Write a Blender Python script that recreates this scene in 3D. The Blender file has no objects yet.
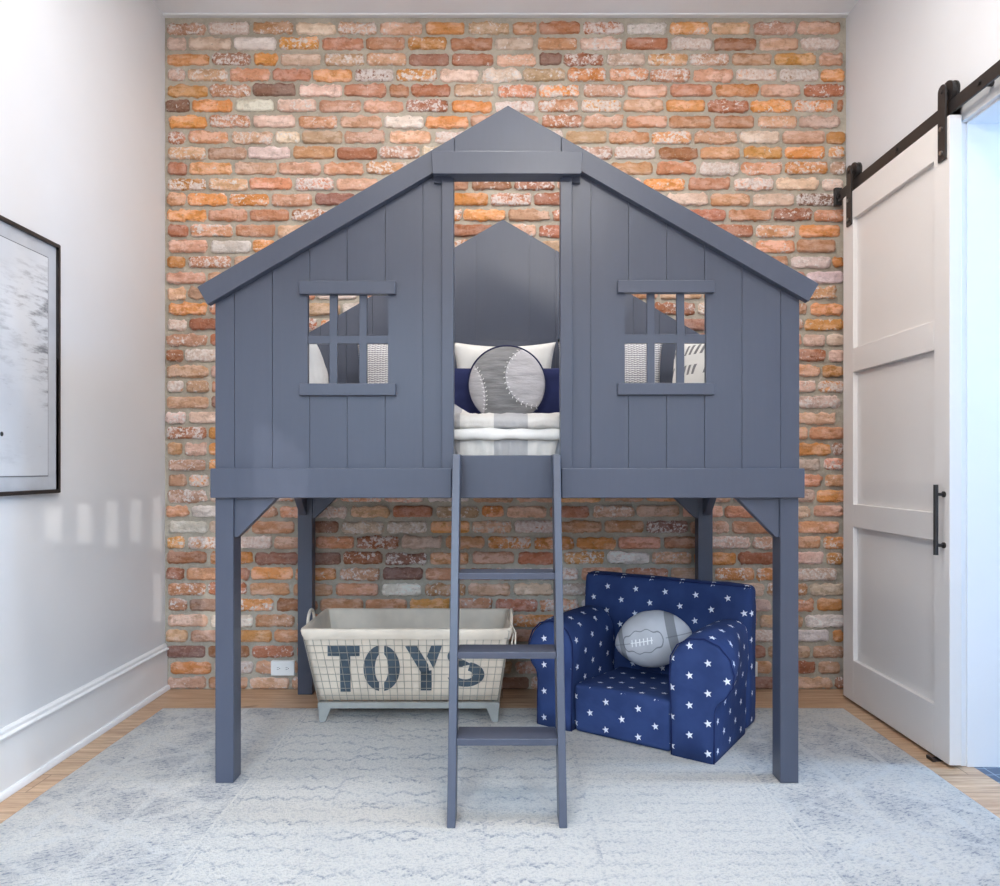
import bpy, bmesh, math, random
from mathutils import Vector, Matrix, noise as mnoise
random.seed(7)
SC = bpy.context.scene
COL = SC.collection
PI = math.pi
F, VX, VY, CZ = 736.0, 501.0, 468.0, 1.11      # focal length in px, vanishing point, eye height


def X(px, D): return (px - VX) * D / F
def Z(py, D): return CZ - (py - VY) * D / F
def lin(c):
    return tuple(((v / 255) / 12.92 if v / 255 <= .04045 else ((v / 255 + .055) / 1.055) ** 2.4) for v in c)


# ------------------------------------------------------------------ materials
class S:
    """a node socket with arithmetic"""
    def __init__(s, nt, k): s.nt, s.k = nt, k
    def _m(s, op, b=None, c=None, clamp=False):
        n = s.nt.nodes.new('ShaderNodeMath'); n.operation = op; n.use_clamp = clamp
        for i, v in enumerate((s, b, c)):
            if v is None: continue
            if isinstance(v, S): s.nt.links.new(v.k, n.inputs[i])
            else: n.inputs[i].default_value = v
        return S(s.nt, n.outputs[0])
    def __add__(s, o): return s._m('ADD', o)
    __radd__ = __add__
    def __mul__(s, o): return s._m('MULTIPLY', o)
    __rmul__ = __mul__
    def __sub__(s, o): return s._m('SUBTRACT', o)
    def __rsub__(s, o): return (s * -1) + o
    def __truediv__(s, o): return s._m('DIVIDE', o)
    def gt(s, o): return s._m('GREATER_THAN', o)
    def lt(s, o): return s._m('LESS_THAN', o)
    def abs(s): return s._m('ABSOLUTE')
    def floor(s): return s._m('FLOOR')
    def frac(s): return s._m('FRACT')
    def sqrt(s): return s._m('SQRT')
    def sin(s): return s._m('SINE')
    def cos(s): return s._m('COSINE')
    def atan2(s, o): return s._m('ARCTAN2', o)
    def mod(s, o): return s._m('FLOORED_MODULO', o)
    def max(s, o): return s._m('MAXIMUM', o)
    def min(s, o): return s._m('MINIMUM', o)
    def pingpong(s, o): return s._m('PINGPONG', o)
    def clamp(s): return s._m('ADD', 0.0, clamp=True)
    def step(s, a, b):                      # smooth ramp from a to b
        n = s.nt.nodes.new('ShaderNodeMapRange'); n.interpolation_type = 'SMOOTHSTEP'
        s.nt.links.new(s.k, n.inputs[0])
        n.inputs[1].default_value = a; n.inputs[2].default_value = b
        return S(s.nt, n.outputs[0])


class M:
    def __init__(s, name, rough=.5, spec=.5):
        s.m = bpy.data.materials.new(name); s.m.use_nodes = True
        s.nt = s.m.node_tree; s.b = s.nt.nodes['Principled BSDF']
        s.b.inputs['Roughness'].default_value = rough
        s.b.inputs['Specular IOR Level'].default_value = spec
    def coord(s, which='Object', scale=(1, 1, 1)):
        t = s.nt.nodes.new('ShaderNodeTexCoord'); mp = s.nt.nodes.new('ShaderNodeMapping')
        mp.inputs['Scale'].default_value = scale
        s.nt.links.new(t.outputs[which], mp.inputs[0]); return mp.outputs[0]
    def xyz(s, which='Object'):
        n = s.nt.nodes.new('ShaderNodeSeparateXYZ'); s.nt.links.new(s.coord(which), n.inputs[0])
        return [S(s.nt, n.outputs[i]) for i in range(3)]
    def vec(s, x, y, z=0.0):
        n = s.nt.nodes.new('ShaderNodeCombineXYZ')
        for i, v in enumerate((x, y, z)):
            if isinstance(v, S): s.nt.links.new(v.k, n.inputs[i])
            else: n.inputs[i].default_value = v
        return n.outputs[0]
    def noise(s, scale=5, detail=3, rough=.5, vec=None, stretch=(1, 1, 1)):
        n = s.nt.nodes.new('ShaderNodeTexNoise')
        n.inputs['Scale'].default_value = scale; n.inputs['Detail'].default_value = detail
        n.inputs['Roughness'].default_value = rough
        s.nt.links.new(vec if vec is not None else s.coord('Object', stretch), n.inputs['Vector'])
        return S(s.nt, n.outputs['Fac'])
    def white(s, vec):
        n = s.nt.nodes.new('ShaderNodeTexWhiteNoise'); n.noise_dimensions = '3D'
        s.nt.links.new(vec, n.inputs['Vector']); return S(s.nt, n.outputs['Value'])
    def mix(s, f, a, b):
        n = s.nt.nodes.new('ShaderNodeMix'); n.data_type = 'RGBA'
        if isinstance(f, S): s.nt.links.new(f.k, n.inputs[0])
        else: n.inputs[0].default_value = f
        for i, v in ((6, a), (7, b)):
            if isinstance(v, tuple): n.inputs[i].default_value = (*v[:3], 1)
            else: s.nt.links.new(v, n.inputs[i])
        return n.outputs[2]
    def color(s, c):
        if isinstance(c, tuple): s.b.inputs['Base Color'].default_value = (*c[:3], 1)
        else: s.nt.links.new(c, s.b.inputs['Base Color'])
        return s
    def rough(s, r): s.nt.links.new(r.k, s.b.inputs['Roughness']); return s
    def bump(s, h, strength=.3, dist=.01):
        n = s.nt.nodes.new('ShaderNodeBump')
        n.inputs['Strength'].default_value = strength; n.inputs['Distance'].default_value = dist
        s.nt.links.new(h.k, n.inputs['Height']); s.nt.links.new(n.outputs[0], s.b.inputs['Normal']); return s


def plain(name, rgb, rough=.5, spec=.5, var=.06, scale=8, bump=0, metal=0):
    m = M(name, rough, spec); c = lin(rgb)
    nz = m.noise(scale, 4)
    m.color(m.mix(nz.step(.3, .7), tuple(v * (1 - var) for v in c), tuple(min(1, v * (1 + var)) for v in c)))
    if bump: m.bump(m.noise(scale * 30, 2), bump, .002)
    m.b.inputs['Metallic'].default_value = metal
    return m.m


def cloth(name, rgb, weave=900, rough=.9, bump=.25, var=.05):
    m = M(name, rough, .2); c = lin(rgb)
    m.color(m.mix(m.noise(14, 3).step(.3, .7), tuple(v * (1 - var) for v in c), tuple(min(1, v * (1 + var)) for v in c)))
    m.bump(m.noise(weave, 1) * .4 + m.noise(18, 3) * 3, bump, .003)
    return m.m


MT = {}
# painted wood of the bed: slate blue satin with faint vertical grain
m = M('slate_blue_paint', .36, .5)
g = m.noise(9, 5, .6, stretch=(9, 9, .6))
c = lin((72, 77, 92))
m.color(m.mix(g.step(.3, .7), tuple(v * .98 for v in c), tuple(v * 1.02 for v in c)))
m.bump(m.noise(30, 4, .6, stretch=(8, 8, .5)), .05, .002)
m.rough(g * .12 + .30)
MT['paint'] = m.m
MT['wall'] = plain('warm_white_wall_paint', (221, 222, 225), .48, .4, .012, 3, .06)
MT['ceil'] = plain('white_ceiling_paint', (240, 244, 249), .7, .3, .01, 3, .05)
MT['trim'] = plain('white_trim_paint', (233, 233, 234), .35, .5, .01, 3)
MT['door'] = plain('off_white_door_paint', (228, 224, 221), .34, .5, .01, 3)
MT['black'] = plain('black_powder_coat', (38, 35, 35), .42, .5, .1, 40, .1)
MT['steel'] = plain('bolt_steel', (150, 148, 145), .3, .5, .1, 40, 0, .9)
MT['frame'] = plain('dark_bronze_frame', (44, 40, 39), .4, .5, .2, 20)
MT['plastic'] = plain('white_plastic', (235, 235, 232), .4, .5, .01)
MT['slot'] = plain('dark_slot', (40, 40, 42), .6)
MT['canvas'] = cloth('cream_canvas', (228, 214, 196))
MT['wire'] = plain('grey_wire', (168, 160, 148), .45, .5, .08, 30, 0, .3)
MT['basefr'] = plain('grey_painted_steel', (148, 149, 145), .45, .5, .06, 30)
MT['letter'] = cloth('slate_stencil_ink', (76, 88, 98), var=.14)
MT['white'] = cloth('white_linen', (228, 226, 222))
MT['navy'] = cloth('navy_velvet', (38, 44, 82), var=.12)
MT['navypipe'] = cloth('navy_piping', (34, 40, 72))
MT['thread'] = cloth('white_thread', (240, 240, 240))
MT['mattress'] = cloth('grey_mattress', (186, 188, 194))

# brick and mortar
m = M('mortar', .95, .15)
c = m.mix(m.noise(6, 5, .65).step(.3, .72), lin((168, 158, 143)), lin((194, 184, 168)))
c = m.mix(m.noise(60, 3, .7).step(.5, .85), c, lin((205, 197, 184)))
m.color(c).bump(m.noise(45, 6, .7), .9, .012)
MT['mortar'] = m.m
m = M('reclaimed_brick', .92, .15)
at = m.nt.nodes.new('ShaderNodeAttribute'); at.attribute_name = 'tone'
al = S(m.nt, at.outputs['Alpha'])
n1 = m.noise(22, 6, .68); n2 = m.noise(70, 5, .7); n3 = m.noise(11, 4, .6, stretch=(1, 1, 2.2))
base = at.outputs['Color']
def hsv(sat, val):
    q = m.nt.nodes.new('ShaderNodeHueSaturation'); q.inputs['Value'].default_value = val; q.inputs['Saturation'].default_value = sat
    m.nt.links.new(base, q.inputs['Color']); return q.outputs[0]
n4 = m.noise(16, 5, .7, stretch=(1, 1, 1.6))
c = m.mix(n3.step(.42, .62) * .75, base, hsv(.72, 1.28))
c = m.mix(n4.step(.50, .36) * .75, c, hsv(1.1, .74))
c = m.mix(n2.step(.54, .70) * .5, c, lin((216, 188, 164)))
wash = (n1 * .45 + n4 * .3 + n2 * .55 + al * .42 - .82).step(-.015, .04)
c = m.mix(wash * .8, c, m.mix(n2.step(.4, .6), lin((220, 200, 190)), lin((240, 232, 228))))
c = m.mix(n2.step(.37, .27) * .7, c, lin((82, 52, 40)))
m.color(c).bump(n1 * .6 + n4 * .5 + n2 * .7 + m.noise(200, 2) * .15, 1.0, .016)
MT['brick'] = m.m

# oak floor, boards running along X
m = M('oak_boards', .38, .45)
x, y, z = m.xyz()
row = (y / .148).floor()
xo = x + row * 0.731
brd = (xo / 1.35).floor()
rnd = m.white(m.vec(row, brd, 3.0))
gv = m.vec(xo * 1.6 + rnd * 9, y * 22, rnd * 13)
gr = m.noise(2.2, 6, .62, vec=gv); gr2 = m.noise(9, 3, .6, vec=gv)
c = m.mix(gr.step(.28, .72), lin((160, 124, 96)), lin((214, 184, 152)))
c = m.mix(rnd * .5, c, lin((184, 146, 114)))
c = m.mix(gr2.step(.56, .7) * .4, c, lin((140, 92, 56)))
kn = m.noise(3.4, 2, .5, vec=m.vec(xo * 1.1, y * 3.5, rnd * 7)).step(.70, .78)
c = m.mix(kn * .75, c, lin((92, 60, 40)))
gapv = ((y / .148).frac() - .5).abs().gt(.488).max(((xo / 1.35).frac() - .5).abs().gt(.4985))
c = m.mix(gapv * .6, c, lin((86, 58, 38)))
m.color(c).bump(gr * .3 + gapv * -1.0, .25, .002)
MT['floor'] = m.m

# slate hex-like tiles of the room beyond
m = M('slate_tile', .4, .5)
vo = m.nt.nodes.new('ShaderNodeTexVoronoi'); vo.feature = 'DISTANCE_TO_EDGE'; vo.inputs['Scale'].default_value = 16
vo.inputs['Randomness'].default_value = .15
m.nt.links.new(m.coord(), vo.inputs['Vector'])
m.color(m.mix(S(m.nt, vo.outputs['Distance']).lt(.035), lin((70, 84, 104)), lin((150, 160, 172))))
MT['tile'] = m.m

# rug
m = M('faded_rug', .97, .1)
x, y, z = m.xyz()
ns = m.noise(24, 5, .75); fz = m.noise(105, 3, .75); cl = m.noise(2.6, 4, .6); cl2 = m.noise(7, 4, .65)
wx = x + (ns - .5) * .035; wy = y + (fz - .5) * .030 + (ns - .5) * .035
def line(v, period, half):           # 1 on thin lines repeating every period
    return ((v / period).frac() - .5).abs().step(.5 - half / period * 1.7, .5 - half / period * .3)
def band(a, b): return x.gt(a) * x.lt(b)
tri = lambda v, p: v.pingpong(p)
zig = line(wy + tri(wx, .034) * .75, .082, .0085)
zig2 = line(wy + tri(wx + .03, .05) * .6, .10, .009).max(line(wy - tri(wx + .03, .05) * .6, .20, .009))
wav = line(wy + tri(wx, .04) * .3, .062, .0085)
pat = zig * band(-.88, -.55).max(band(-.05, .28)) + zig2 * band(-.55, -.05) + wav * .45 * band(.28, .88)
dx = (x - .01).abs()
vl = (dx - .885).abs().lt(.006).max((dx - .87).abs().lt(.004)).max((x + .55).abs().lt(.007)).max((x + .05).abs().lt(.007)).max((x - .28).abs().lt(.007))
pat = (pat * 1.0).max(vl * ns.step(.3, .6) * .8)
# border: blocks of grey broken by pale crossing lines
lat = line(wy + dx * .62, .30, .016).max(line(wy - dx * .62, .30, .016)).max((dx - 1.17).abs().lt(.014)).max((dx - 1.42).abs().lt(.012))
bor = dx.gt(.90)
fl = m.noise(62, 4, .7, vec=m.vec(x * .62 + y * .38, y * 1.5 - x * .62, 0.0))
dash = fl.step(.50, .66)
blot = (cl * .5 + cl2 * .5).step(.42, .62)
grey = (pat * (cl2.step(.36, .62) * .8 + .12) * fz.step(.34, .60)) * .70 + bor * (1 - lat * ns.step(.36, .58) * .8) * (dash * .9 * (blot * .75 + .2) + blot * .34)
grey = (grey + fz.step(.49, .68) * .34 + fl.step(.52, .68) * .30 + cl.step(.5, .7) * .08).clamp()
c = m.mix(grey, lin((236, 231, 224)), lin((156, 159, 169)))
c = m.mix(bor * lat * ns.step(.35, .6) * .45, c, lin((228, 227, 226)))
m.color(c).bump(fz * 1.4 + m.noise(260, 2), 1.0, .012)
MT['rug'] = m.m


# navy canvas with white stars (star field per face direction)
def star_mat():
    m = M('navy_star_canvas', .8, .25)
    x, y, z = m.xyz()
    tc = m.nt.nodes.new('ShaderNodeTexCoord'); sp = m.nt.nodes.new('ShaderNodeSeparateXYZ')
    m.nt.links.new(tc.outputs['Normal'], sp.inputs[0])
    nx, ny, nz = [S(m.nt, sp.outputs[i]).abs() for i in range(3)]
    top = nz.gt(nx.max(ny)); side = nx.gt(ny) * (1 - top)
    u = x * (1 - side) + y * side + .035
    v = z * (1 - top) + y * top + .02
    u = u * (1 - side * .0)
    PU, PV, R = .142, .112, .0155
    def field(ou, ov):
        a = (((u + ou) / PU).frac() - .5) * PU
        b = (((v + ov) / PV).frac() - .5) * PV
        r = (a * a + b * b).sqrt()
        th = (a.atan2(b) + 20 * PI + .25)
        w = (th.mod(2 * PI / 5) - PI / 5).abs()          # 0 between points .. pi/5 at a point
        w = PI / 5 - w
        ri = R * .42
        # edge from tip (R,0) to inner corner (ri at 36deg)
        x1, y1 = ri * math.cos(PI / 5), ri * math.sin(PI / 5)
        nxx, nyy = y1, R - x1
        L = math.hypot(nxx, nyy)
        d = r * w.cos() * (nxx / L) + r * w.sin() * (nyy / L)
        return d.lt(R * nxx / L)
    st = field(0, 0).max(field(PU / 2, PV / 2))
    nz1 = m.noise(7, 3)
    c = m.mix(nz1.step(.3, .7), lin((40, 57, 101)), lin((48, 67, 114)))
    c = m.mix(st, c, lin((228, 230, 238)))
    m.color(c).bump(m.noise(9, 3, .55) * 6 + m.noise(700, 1) * .15, .35, .004)
    return m.m


MT['star'] = star_mat()
m = M('navy_chair_piping', .8, .2); m.color(lin((30, 40, 84))); MT['starpipe'] = m.m

# quilt: grey and white buffalo check
def check_mat():
    m = M('grey_white_check', .92, .15)
    x, y, z = m.xyz()
    bx = ((x + .046) / .246).frac().lt(.5)
    by = ((y + .09) / .246).frac().lt(.5)
    f = bx * .6 + by * .25
    c = m.mix(f, lin((218, 214, 208)), lin((142, 143, 150)))
    c = m.mix(m.noise(60, 4, .7).step(.45, .75) * .15, c, lin((190, 186, 180)))
    m.color(c).bump(m.noise(16, 4) * 3 + m.noise(500, 1) * .3, .5, .006)
    return m.m


MT['check'] = check_mat()
# woven textured sham
m = M('grey_white_weave', .92, .15)
x, y, z = m.xyz()
d = ((x * 2 * PI / .013).sin() * .35 + ((z + (x * 2 * PI / .026).sin() * .0015) * 2 * PI / .0105).sin())
m.color(m.mix(d.step(-.3, .9), lin((234, 232, 232)), lin((138, 134, 142)))).bump(d, .4, .004)
MT['weave'] = m.m
# white with slate dashes
m = M('white_with_dashes', .92, .15)
x, y, z = m.xyz()
u = (x - z * .45)
da = ((u / .030).frac() - .5).abs().lt(.24) * ((z / .082).frac() - .5).abs().lt(.24) * (((u / .15).frac()).lt(.8))
m.color(m.mix(da * .85, lin((238, 236, 232)), lin((100, 98, 104)))).bump(m.noise(400, 1) + m.noise(16, 3) * 3, .3, .004)
MT['dash'] = m.m
# baseball cushion face
m = M('grey_felt_baseball', .95, .1)
x, y, z = m.xyz()
R0 = .164
u = x / R0; v = z / R0
right = ((u - .74) * (u - .74) + (v - .20) * (v - .20)).sqrt().lt(.78)
left = ((u + 2.05) * (u + 2.05) + (v + .4) * (v + .4)).sqrt().lt(1.5)
wr = m.noise(9, 3, .6, stretch=(1, 1, 5))
c = m.mix(wr.step(.3, .7), lin((122, 122, 124)), lin((142, 142, 144)))
c2 = m.mix(wr.step(.3, .7), lin((176, 174, 178)), lin((192, 190, 194)))
m.color(m.mix(right.max(left), c, c2)).bump(wr * 3 + m.noise(500, 1) * .3, .5, .006)
MT['baseball'] = m.m
# football cushion
m = M('grey_canvas_football', .9, .15)
x, y, z = m.xyz()
ang = z.atan2(y * -1)
bands = ((x - .088).abs()).lt(.019).max((x + .128).abs().lt(.011))
rr = (((x + .035) / .084) * ((x + .035) / .084) + (z / .046) * (z / .046)).sqrt() + (x * 130).sin() * .07 + m.noise(30, 2) * .10
patch = (rr - 1.05).abs().lt(.045) * y.lt(0)
c = m.mix(m.noise(10, 3).step(.3, .7), lin((178, 179, 184)), lin((190, 191, 196)))
c = m.mix(bands * .85, c, lin((120, 122, 126)))
c = m.mix(patch * .7, c, lin((96, 98, 104)))
seam = (z.abs()).lt(.0022) * x.abs().gt(.06)
c = m.mix(seam * .5, c, lin((90, 92, 98)))
m.color(c).bump(m.noise(600, 1) * .4 + m.noise(14, 3) * 2, .3, .004)
MT['football'] = m.m
# art print
m = M('weathered_art_print', .5, .4)
x, y, z = m.xyz()
st = m.noise(5, 6, .7, stretch=(1, 1.3, 6))
edge = (y + .62).step(.72, 1.15)
c = m.mix(m.noise(2.2, 4).step(.3, .7), lin((196, 200, 207)), lin((216, 219, 224)))
c = m.mix((st.step(.46, .68) * edge * m.noise(3, 3).step(.38, .6) * z.abs().step(.46, .2) * .95).clamp(), c, lin((100, 103, 112)))
c = m.mix(m.noise(9, 5, .7, stretch=(1, 1, 8)).step(.62, .74) * .45, c, lin((140, 142, 150)))
m.color(c); MT['art'] = m.m
MT['artborder'] = plain('grey_art_border', (186, 190, 197), .5, .4, .06, 12)
MT['artline'] = plain('art_line', (112, 114, 120), .6)

# ------------------------------------------------------------------ mesh building
ORG = {}


class B:
    def __init__(s): s.bm = bmesh.new(); s.mi = 0
    def _f(s, vs):
        try:
            f = s.bm.faces.new(vs); f.material_index = s.mi; return f
        except ValueError: return None
    def box(s, x0, x1, y0, y1, z0, z1):
        x0, x1 = min(x0, x1), max(x0, x1); y0, y1 = min(y0, y1), max(y0, y1); z0, z1 = min(z0, z1), max(z0, z1)
        v = [s.bm.verts.new((x, y, z)) for x in (x0, x1) for y in (y0, y1) for z in (z0, z1)]
        for q in ((0, 1, 3, 2), (4, 6, 7, 5), (0, 4, 5, 1), (2, 3, 7, 6), (0, 2, 6, 4), (1, 5, 7, 3)):
            s._f([v[i] for i in q])
        return s
    def prism(s, poly, ax, c0, c1):
        """polygon extruded along axis: y -> (x,z) points, x -> (y,z) points, z -> (x,y)"""
        def P(a, b, c): return (a, c, b) if ax == 'y' else (c, a, b) if ax == 'x' else (a, b, c)
        A = [s.bm.verts.new(P(a, b, c0)) for a, b in poly]; Bv = [s.bm.verts.new(P(a, b, c1)) for a, b in poly]
        s._f(A); s._f(Bv[::-1])
        n = len(poly)
        for i in range(n): s._f([A[i], Bv[i], Bv[(i + 1) % n], A[(i + 1) % n]])
        return s
    def tube(s, pts, r, n=8, closed=False):
        pts = [Vector(p) for p in pts]; rings = []
        N = len(pts)
        up = None
        for i, p in enumerate(pts):
            a = pts[(i - 1) % N] if (closed or i > 0) else p
            b = pts[(i + 1) % N] if (closed or i < N - 1) else p
            t = (b - a).normalized()
            if up is None:
                up = Vector((0, 0, 1)) if abs(t.z) < .9 else Vector((1, 0, 0))
            u = t.cross(up)
            if u.length < 1e-5: u = t.cross(Vector((0, 1, 0)))
            u.normalize(); w = u.cross(t).normalized(); up = w
            rr = r[i] if isinstance(r, (list, tuple)) else r
            rings.append([s.bm.verts.new(p + (u * math.cos(2 * PI * k / n) + w * math.sin(2 * PI * k / n)) * rr) for k in range(n)])
        for i in range(N if closed else N - 1):
            A, C = rings[i], rings[(i + 1) % N]
            for k in range(n): s._f([A[k], A[(k + 1) % n], C[(k + 1) % n], C[k]])
        if not closed: s._f(rings[0][::-1]); s._f(rings[-1])
        return s
    def cyl(s, p, ax, r, h, n=24):
        p = Vector(p); d = {'x': Vector((1, 0, 0)), 'y': Vector((0, 1, 0)), 'z': Vector((0, 0, 1))}[ax]
        return s.tube([p, p + d * h], r, n)
    def grid(s, fn, nu, nv, closed_u=False):
        g = [[s.bm.verts.new(fn(i / nu, j / nv)) for j in range(nv + 1)] for i in range(nu if closed_u else nu + 1)]
        L = len(g)
        for i in range(nu):
            for j in range(nv):
                s._f([g[i][j], g[(i + 1) % L][j], g[(i + 1) % L][j + 1], g[i][j + 1]])
        return g
    def build(s, name, mats, parent=None, bevel=0, seg=2, smooth=False, local=False, sub=0, disp=0):
        if not isinstance(mats, (list, tuple)): mats = [mats]
        bmesh.ops.remove_doubles(s.bm, verts=s.bm.verts[:], dist=1e-6)
        bmesh.ops.recalc_face_normals(s.bm, faces=s.bm.faces[:])
        if parent is not None and not local:
            o = ORG.get(parent.name, Vector())
            bmesh.ops.translate(s.bm, verts=s.bm.verts[:], vec=-o)
        me = bpy.data.meshes.new(name); s.bm.to_mesh(me); s.bm.free()
        for q in mats: me.materials.append(q)
        ob = bpy.data.objects.new(name, me); COL.objects.link(ob)
        if parent is not None:
            ob.parent = parent; ORG[ob.name] = ORG.get(parent.name, Vector())
        if smooth or bevel:
            for p in me.polygons: p.use_smooth = True
        if bevel:
            b = ob.modifiers.new('bevel', 'BEVEL'); b.width = bevel; b.segments = seg; b.limit_method = 'ANGLE'; b.angle_limit = math.radians(35)
            b.harden_normals = True
        if sub:
            q = ob.modifiers.new('sub', 'SUBSURF'); q.levels = sub; q.render_levels = sub
        return ob


def thing(name, label, cat, loc=(0, 0, 0), rz=0, group=None, kind=None):
    o = bpy.data.objects.new(name, None); COL.objects.link(o)
    o.location = loc; o.rotation_euler = (0, 0, rz); o.empty_display_size = .05
    tag(o, label, cat, group, kind); ORG[o.name] = Vector(loc)
    return o


def tag(o, label=None, cat=None, group=None, kind=None):
    if label: o['label'] = label
    if cat: o['category'] = cat
    if group: o['group'] = group
    if kind: o['kind'] = kind
    return o


def struct(o): o['kind'] = 'structure'; return o


# ------------------------------------------------------------------ the room
XL, XR, YB, YF, H = -1.689, 1.734, 3.70, -1.2, 3.377
b = B(); b.box(XL - .15, XR + .02, YF - .15, YB + .15, -.1, 0); struct(b.build('floor', MT['floor']))
b = B(); b.box(XL - .15, XR + .15, YF - .15, YB + .15, H, H + .1); struct(b.build('ceiling', MT['ceil']))
b = B(); b.box(XL - .12, XL, YF, YB + .15, 0, H); struct(b.build('wall_left', MT['wall']))
# right wall with the doorway behind the sliding door
DY0, DY1, DZ = 1.78, 2.742, 2.40
b = B(); b.box(XR, XR + .13, DY1, YB + .15, 0, H); b.box(XR, XR + .13, DY0, DY1, DZ, H)
b.box(XR, XR + .13, YF, DY0, 0, H)
struct(b.build('wall_right', MT['wall']))
# wall behind the photographer with two tall windows
b = B()
WX = [(-1.45, -.25), (.25, 1.45)]; WZ0, WZ1 = .40, 2.45
b.box(XL - .12, XR + .13, YF - .14, YF, 0, WZ0); b.box(XL - .12, XR + .13, YF - .14, YF, WZ1, H)
b.box(XL - .12, WX[0][0], YF - .14, YF, WZ0, WZ1); b.box(WX[0][1], WX[1][0], YF - .14, YF, WZ0, WZ1); b.box(WX[1][1], XR + .13, YF - .14, YF, WZ0, WZ1)
struct(b.build('wall_front', MT['wall']))
for i, (a, c_) in enumerate(WX):
    b = B(); y0, y1 = YF - .09, YF - .05
    for x0, x1 in ((a, a + .05), (c_ - .05, c_), ((a + c_) / 2 - .02, (a + c_) / 2 + .02)): b.box(x0, x1, y0, y1, WZ0, WZ1)
    for z0 in (WZ0, (WZ0 + WZ1) / 2 - .02, WZ1 - .05): b.box(a, c_, y0, y1, z0, z0 + .05)
    struct(b.build('window_%d' % (i + 1), MT['trim']))
# added unseen panel in right window; its holes shape light patches on left wall
SX, SY, SZ = 4.0, -6.1, 2.2
yp = YF - .02
def hole(y0, y1, z0, z1):
    t0, t1 = (yp - SY) / (y0 - SY), (yp - SY) / (y1 - SY); tm = (t0 + t1) / 2
    return [SX + (XL - SX) * t0, SX + (XL - SX) * t1, SZ + (z0 - SZ) * tm, SZ + (z1 - SZ) * tm]
cuts = [hole(2.50, 2.635, .40, .966)] + [hole(c_ - .056, c_ + .056, .77, .966) for c_ in (2.78, 2.985, 3.195, 3.405)] + [hole(3.57, 3.67, .35, .966)]
b = B(); xa, xb, za, zb_ = cuts[0][0] - .10, cuts[-1][1] + .10, 1.10, 1.80; xe = xa
for x0, x1, z0, z1 in cuts:
    b.box(xe, x0, yp - .003, yp + .003, za, zb_); b.box(x0, x1, yp - .003, yp + .003, za, z0); b.box(x0, x1, yp - .003, yp + .003, z1, zb_); xe = x1
b.box(xe, xb, yp - .003, yp + .003, za, zb_); b.box(xa, xb, yp - .012, yp + .012, zb_, WZ1)
struct(b.build('window_3', MT['trim']))
# baseboard on the left wall: tall board, stepped cap, shoe
b = B()
pr = [(0, 0), (.030, 0), (.030, .012), (.024, .022), (.016, .024), (.016, .196), (.026, .200), (.026, .208), (.014, .211), (.014, .222), (.006, .232), (0, .232)]
b.prism([(XL + p, q) for p, q in pr], 'y', YF, YB - .006)
struct(b.build('baseboard_left', MT['trim'], bevel=.0015, seg=1))
# thin trim where ceiling meets the brick
b = B(); b.box(XL, XR, YB - .03, YB, H - .006, H + .002); struct(b.build('trim_1', MT['trim'], bevel=.002, seg=1))
# doorway casing and jamb lining
b = B()
b.box(XR - .021, XR, DY1 - .004, DY1 + .09, 0, DZ + .09); b.box(XR - .021, XR, DY0 - .09, DY0 + .004, 0, DZ + .09); b.box(XR - .021, XR, DY0 - .09, DY1 + .09, DZ - .004, DZ + .09)
b.box(XR - .004, XR + .15, DY1 - .012, DY1 + .004, 0, DZ); b.box(XR - .004, XR + .15, DY0, DY0 + .012, 0, DZ); b.box(XR - .004, XR + .15, DY0, DY1, DZ - .012, DZ)
struct(b.build('trim_2', MT['trim'], bevel=.002, seg=2))
# room beyond the doorway
b = B(); b.box(XR + .02, 3.6, 1.5, 3.85, -.1, 0); struct(b.build('floor_hall', MT['tile']))
b = B(); b.box(3.6, 3.7, 1.5, 3.85, 0, H); b.box(XR + .13, 3.7, 3.75, 3.85, 0, H); b.box(XR + .13, 3.7, 1.5, 1.58, 0, H); b.box(XR + .13, 3.7, 1.5, 3.85, 2.7, 2.8)
struct(b.build('wall_hall', MT['wall']))


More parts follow.
